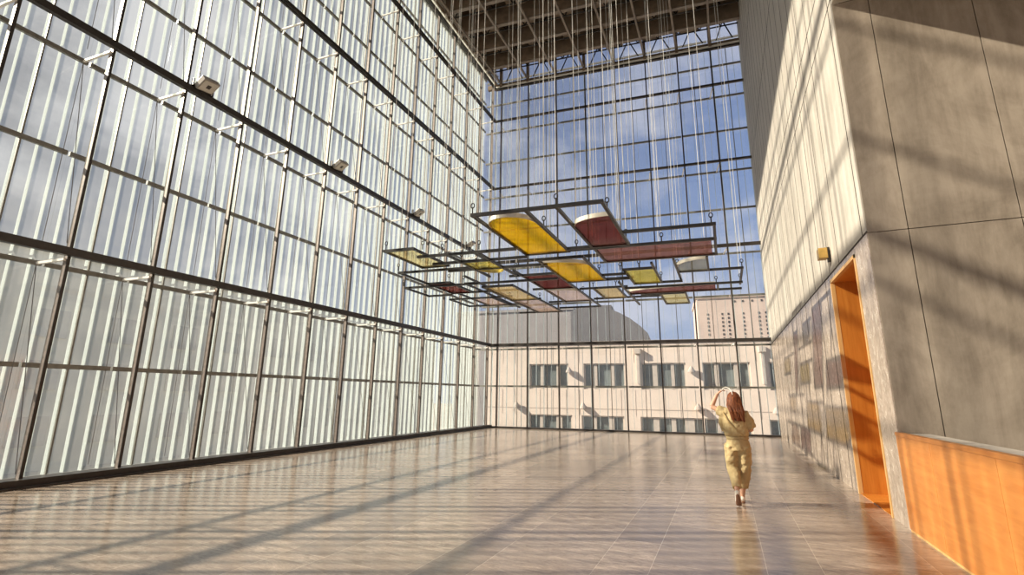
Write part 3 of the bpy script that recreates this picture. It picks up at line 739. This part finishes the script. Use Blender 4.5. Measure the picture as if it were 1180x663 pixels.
# shoes
def shoe(pts_up, rad, sole_pts):
    bm = new(); tube(bm, pts_up, rad, 14, ref=(0, 0, 1)); s = part('shoe', bm, 'shoe_white', wm); remesh(s, .006, 2)
    bm = new(); tube(bm, sole_pts[0], sole_pts[1], 14, ref=(0, 0, 1)); part('sole', bm, 'sole_brown', s, True)
shoe([V(-.012, -.205, .245), V(-.011, -.200, .225), V(-.009, -.170, .155), V(-.006, -.130, .085), V(-.003, -.095, .040), V(.0, -.07, .022)], [.012, .036, .040, .043, .036, .012],
     ([V(-.012, -.228, .190), V(-.011, -.222, .175), V(-.009, -.203, .130), V(-.006, -.165, .060), V(-.003, -.125, .020), V(.0, -.08, .012)], [(.010, .008), (.028, .010), (.030, .010), (.040, .012), (.040, .011), (.014, .006)]))
shoe([V(.055, .15, .055), V(.055, .165, .06), V(.055, .22, .062), V(.055, .30, .050), V(.055, .36, .038), V(.055, .41, .030)], [.012, .036, .040, .042, .038, .012],
     ([V(.055, .145, .014), V(.055, .16, .014), V(.055, .24, .014), V(.055, .32, .014), V(.055, .38, .014), V(.055, .42, .014)], [(.012, .006), (.034, .013), (.034, .013), (.043, .013), (.040, .012), (.014, .006)]))

# ------------------------------------------------------------------ outside
bm = new(); box(bm, (-400, -300, -9.4), (400, 500, -9)); struct('ground', bm, 'ground')
MO = frame((LX, 25*U), (ce, se), (-se, ce))            # plane of the office block across the street
ob = thing('office_building', 'long cream office building with groups of dark windows across the street', 'building', tuple((MO @ Vector((3, 0, -9)))))
bm = new()
wins = []
for rowz, cl_ in (((2.25, 4.15), [(-4.40, [(0, .85), (1.1, 2.25), (2.55, 3.2)]), (.32, [(0, .75), (1.0, 2.1), (2.4, 3.15)]), (4.98, [(0, .78), (1.15, 2.2), (2.45, 3.2)]), (9.65, [(0, .75), (1.05, 2.15), (2.4, 3.15)]), (14.3, [(0, .75), (1.05, 2.15), (2.4, 3.15)])]),
                 ((-2.05, -.08), [(-4.45, [(0, .85), (1.1, 2.25), (2.75, 3.5)]), (.08, [(0, .85), (1.1, 2.1), (2.5, 3.2)]), (4.79, [(0, .85), (1.3, 2.2), (2.55, 3.2), (3.9, 4.5)]), (9.42, [(0, .9), (1.25, 2.2), (2.6, 3.2)]), (14.0, [(0, .9), (1.25, 2.2), (2.6, 3.2)])])):
    for u0, ps in cl_:
        wins.append((u0-.12, u0+ps[-1][1]+.12, rowz, [(u0+a, u0+b) for a, b in ps]))
# wall as piers and bands around the openings
us_all = {}
def wall_band(z0, z1, gaps):
    u = -8.4
    for a, b in sorted(gaps): box(bm, (u, 0, z0), (a, .5, z1), MO); u = b
    box(bm, (u, 0, z0), (24.0, .5, z1), MO)
up_g = [(a, b) for a, b, r, p in wins if r[0] > 0]; lo_g = [(a, b) for a, b, r, p in wins if r[0] < 0]
wall_band(-9, -2.15, []); wall_band(-2.15, .02, lo_g); wall_band(.02, 2.15, []); wall_band(2.15, 4.25, up_g); wall_band(4.25, 6.0, [])
box(bm, (-8.4, .5, -9), (24, 14, 5.7), MO)
part('wall', bm, 'office_wall', ob)
bm = new(); u = -8.1
while u < 23.5:
    for z0, z1 in ((.05, 2.1), (4.3, 5.9), (-9, -2.2)): box(bm, (u, -.012, z0), (u+.035, .004, z1), MO)
    u += 1.13
box(bm, (-8.4, -.015, .55), (24, .003, .59), MO)
jn = part('panel_joints', bm, 'office_joint', ob)
bm = new(); box(bm, (-8.5, -.12, 5.95), (24.1, .6, 6.1), MO); part('parapet', bm, 'office_pipe', ob)
for a, b, r, ps in wins:
    bm = new(); q = a
    for s, e in ps: box(bm, (q, .12, r[0]-.1), (s, .3, r[1]+.1), MO); q = e
    box(bm, (q, .12, r[0]-.1), (b, .3, r[1]+.1), MO); box(bm, (a, .12, r[0]-.1), (b, .3, r[0]), MO); box(bm, (a, .12, r[1]), (b, .3, r[1]+.1), MO)
    f = part('window', bm, 'office_frame', ob)
    bm = new(); box(bm, (a+.05, .32, r[0]), (b-.05, .36, r[1]), MO); part('pane', bm, 'office_pane', f)
for u in (4.55, 13.72, -4.95+18.6-23.3):
    bm = new(); M2 = MO
    box(bm, (u, -.14, 2.6), (u+.22, -.005, 5.0), M2); box(bm, (u-.12, -.34, 5.0), (u+.36, -.005, 5.42), M2); part('downpipe', bm, 'office_pipe', ob)
for u, z in ((-5.6, .85), (.15, .85), (9.0, .9), (14.4, .75), (-1.0, 3.75), (8.7, 3.75)):
    bm = new(); p = MO @ Vector((u, -.25, z))
    rings(bm, [(p.x, p.y, z-.24, .30, .24), (p.x, p.y, z-.05, .22, .2), (p.x, p.y, z+.2, .06, .06)], 14); box(bm, (u-.04, -.2, z-.05), (u+.04, .0, z+.05), MO); part('lamp_shade', bm, 'office_joint', ob)

MT = frame((LX - se*32*U, 25*U + ce*32*U), (ce, se), (-se, ce))
tw = thing('tower_block', 'distant pale pink tower block with columns of tiny dark windows', 'building', tuple(MT @ Vector((18, 5, -9))))
bm = new(); box(bm, (12.4, 0, -9), (34, 14, 19.0), MT); part('wall', bm, 'tower_wall', tw)
bm = new(); box(bm, (12.2, -.2, 19.0), (34.2, 14.2, 19.5), MT); part('roof', bm, 'tower_wall', tw)
k = 0
for u in (14.0, 16.4, 17.4, 19.8, 22.3, 23.4, 25.6):
    for j in range(8 if u > 16 else 6):
        z = 15.9 - j*.72
        bm = new(); box(bm, (u, -.05, z), (u+.30, .06, z+.36), MT); part('window', bm, 'tower_window', tw)
for u in (18.6, 19.9, 21.4, 22.9, 24.4):
    bm = new(); box(bm, (u, -.05, 18.1), (u+.30, .06, 18.45), MT); part('window', bm, 'tower_window', tw)

MD = frame((LX - se*28*U, 25*U + ce*28*U), (ce, se), (-se, ce))
gb = thing('round_roofed_building', 'distant dark grey building with a rounded shoulder, behind the cream office building', 'building', tuple(MD @ Vector((-3, 5, -9))))
prof = [(-9.5, -9), (4.6, -9), (4.6, 10.2)] + [(3.9, 12.2), (2.6, 13.6), (1.0, 14.9), (-.8, 16.0), (-2.6, 16.8), (-4.0, 17.2), (-8.4, 17.2), (-9.5, 16.4)]
bm = new()
a = [bm.verts.new(MD @ Vector((u, 0, z))) for u, z in prof]; b = [bm.verts.new(MD @ Vector((u, 16, z))) for u, z in prof]
bm.faces.new(a); bm.faces.new(b[::-1])
for i in range(len(prof)): j = (i+1) % len(prof); bm.faces.new((a[i], b[i], b[j], a[j]))
part('wall', bm, 'slate_wall', gb)
bm = new(); box(bm, (-6.5, 3, 17.0), (-2.5, 8, 18.0), MD); part('roof_house', bm, 'slate_wall', gb)
hb_ = thing('pale_block', 'distant pale grey block behind the cream office building, beside the dark grey one', 'building', tuple(MD @ Vector((-20, 5, -9))))
bm = new(); box(bm, (-34, 4, -9), (-9.8, 18, 17.6), MD); part('wall', bm, 'hazy_wall', hb_)
bm = new(); box(bm, (-34.2, 3.8, 17.6), (-9.7, 18.2, 18.1), MD); part('roof', bm, 'hazy_wall', hb_)
# across the street on the left
sb = thing('street_building', 'long beige building seen dimly through the slatted glass wall', 'building', (-46, 5, -9))
bm = new(); box(bm, (-60, -50, -9), (-46, 72, 11.7)); part('wall', bm, 'street_wall', sb)
bm = new(); box(bm, (-60.2, -50.2, 11.7), (-45.8, 72.2, 12.1)); part('roof', bm, 'hazy_wall', sb)
for j, z in enumerate((-6.2, -2.4, 1.6, 5.4)):
    for i in range(17):
        y = -22 + i*5.0
        bm = new(); box(bm, (-46.06, y, z), (-45.9, y+2.2, z+2.1)); part('window', bm, 'street_glass', sb)
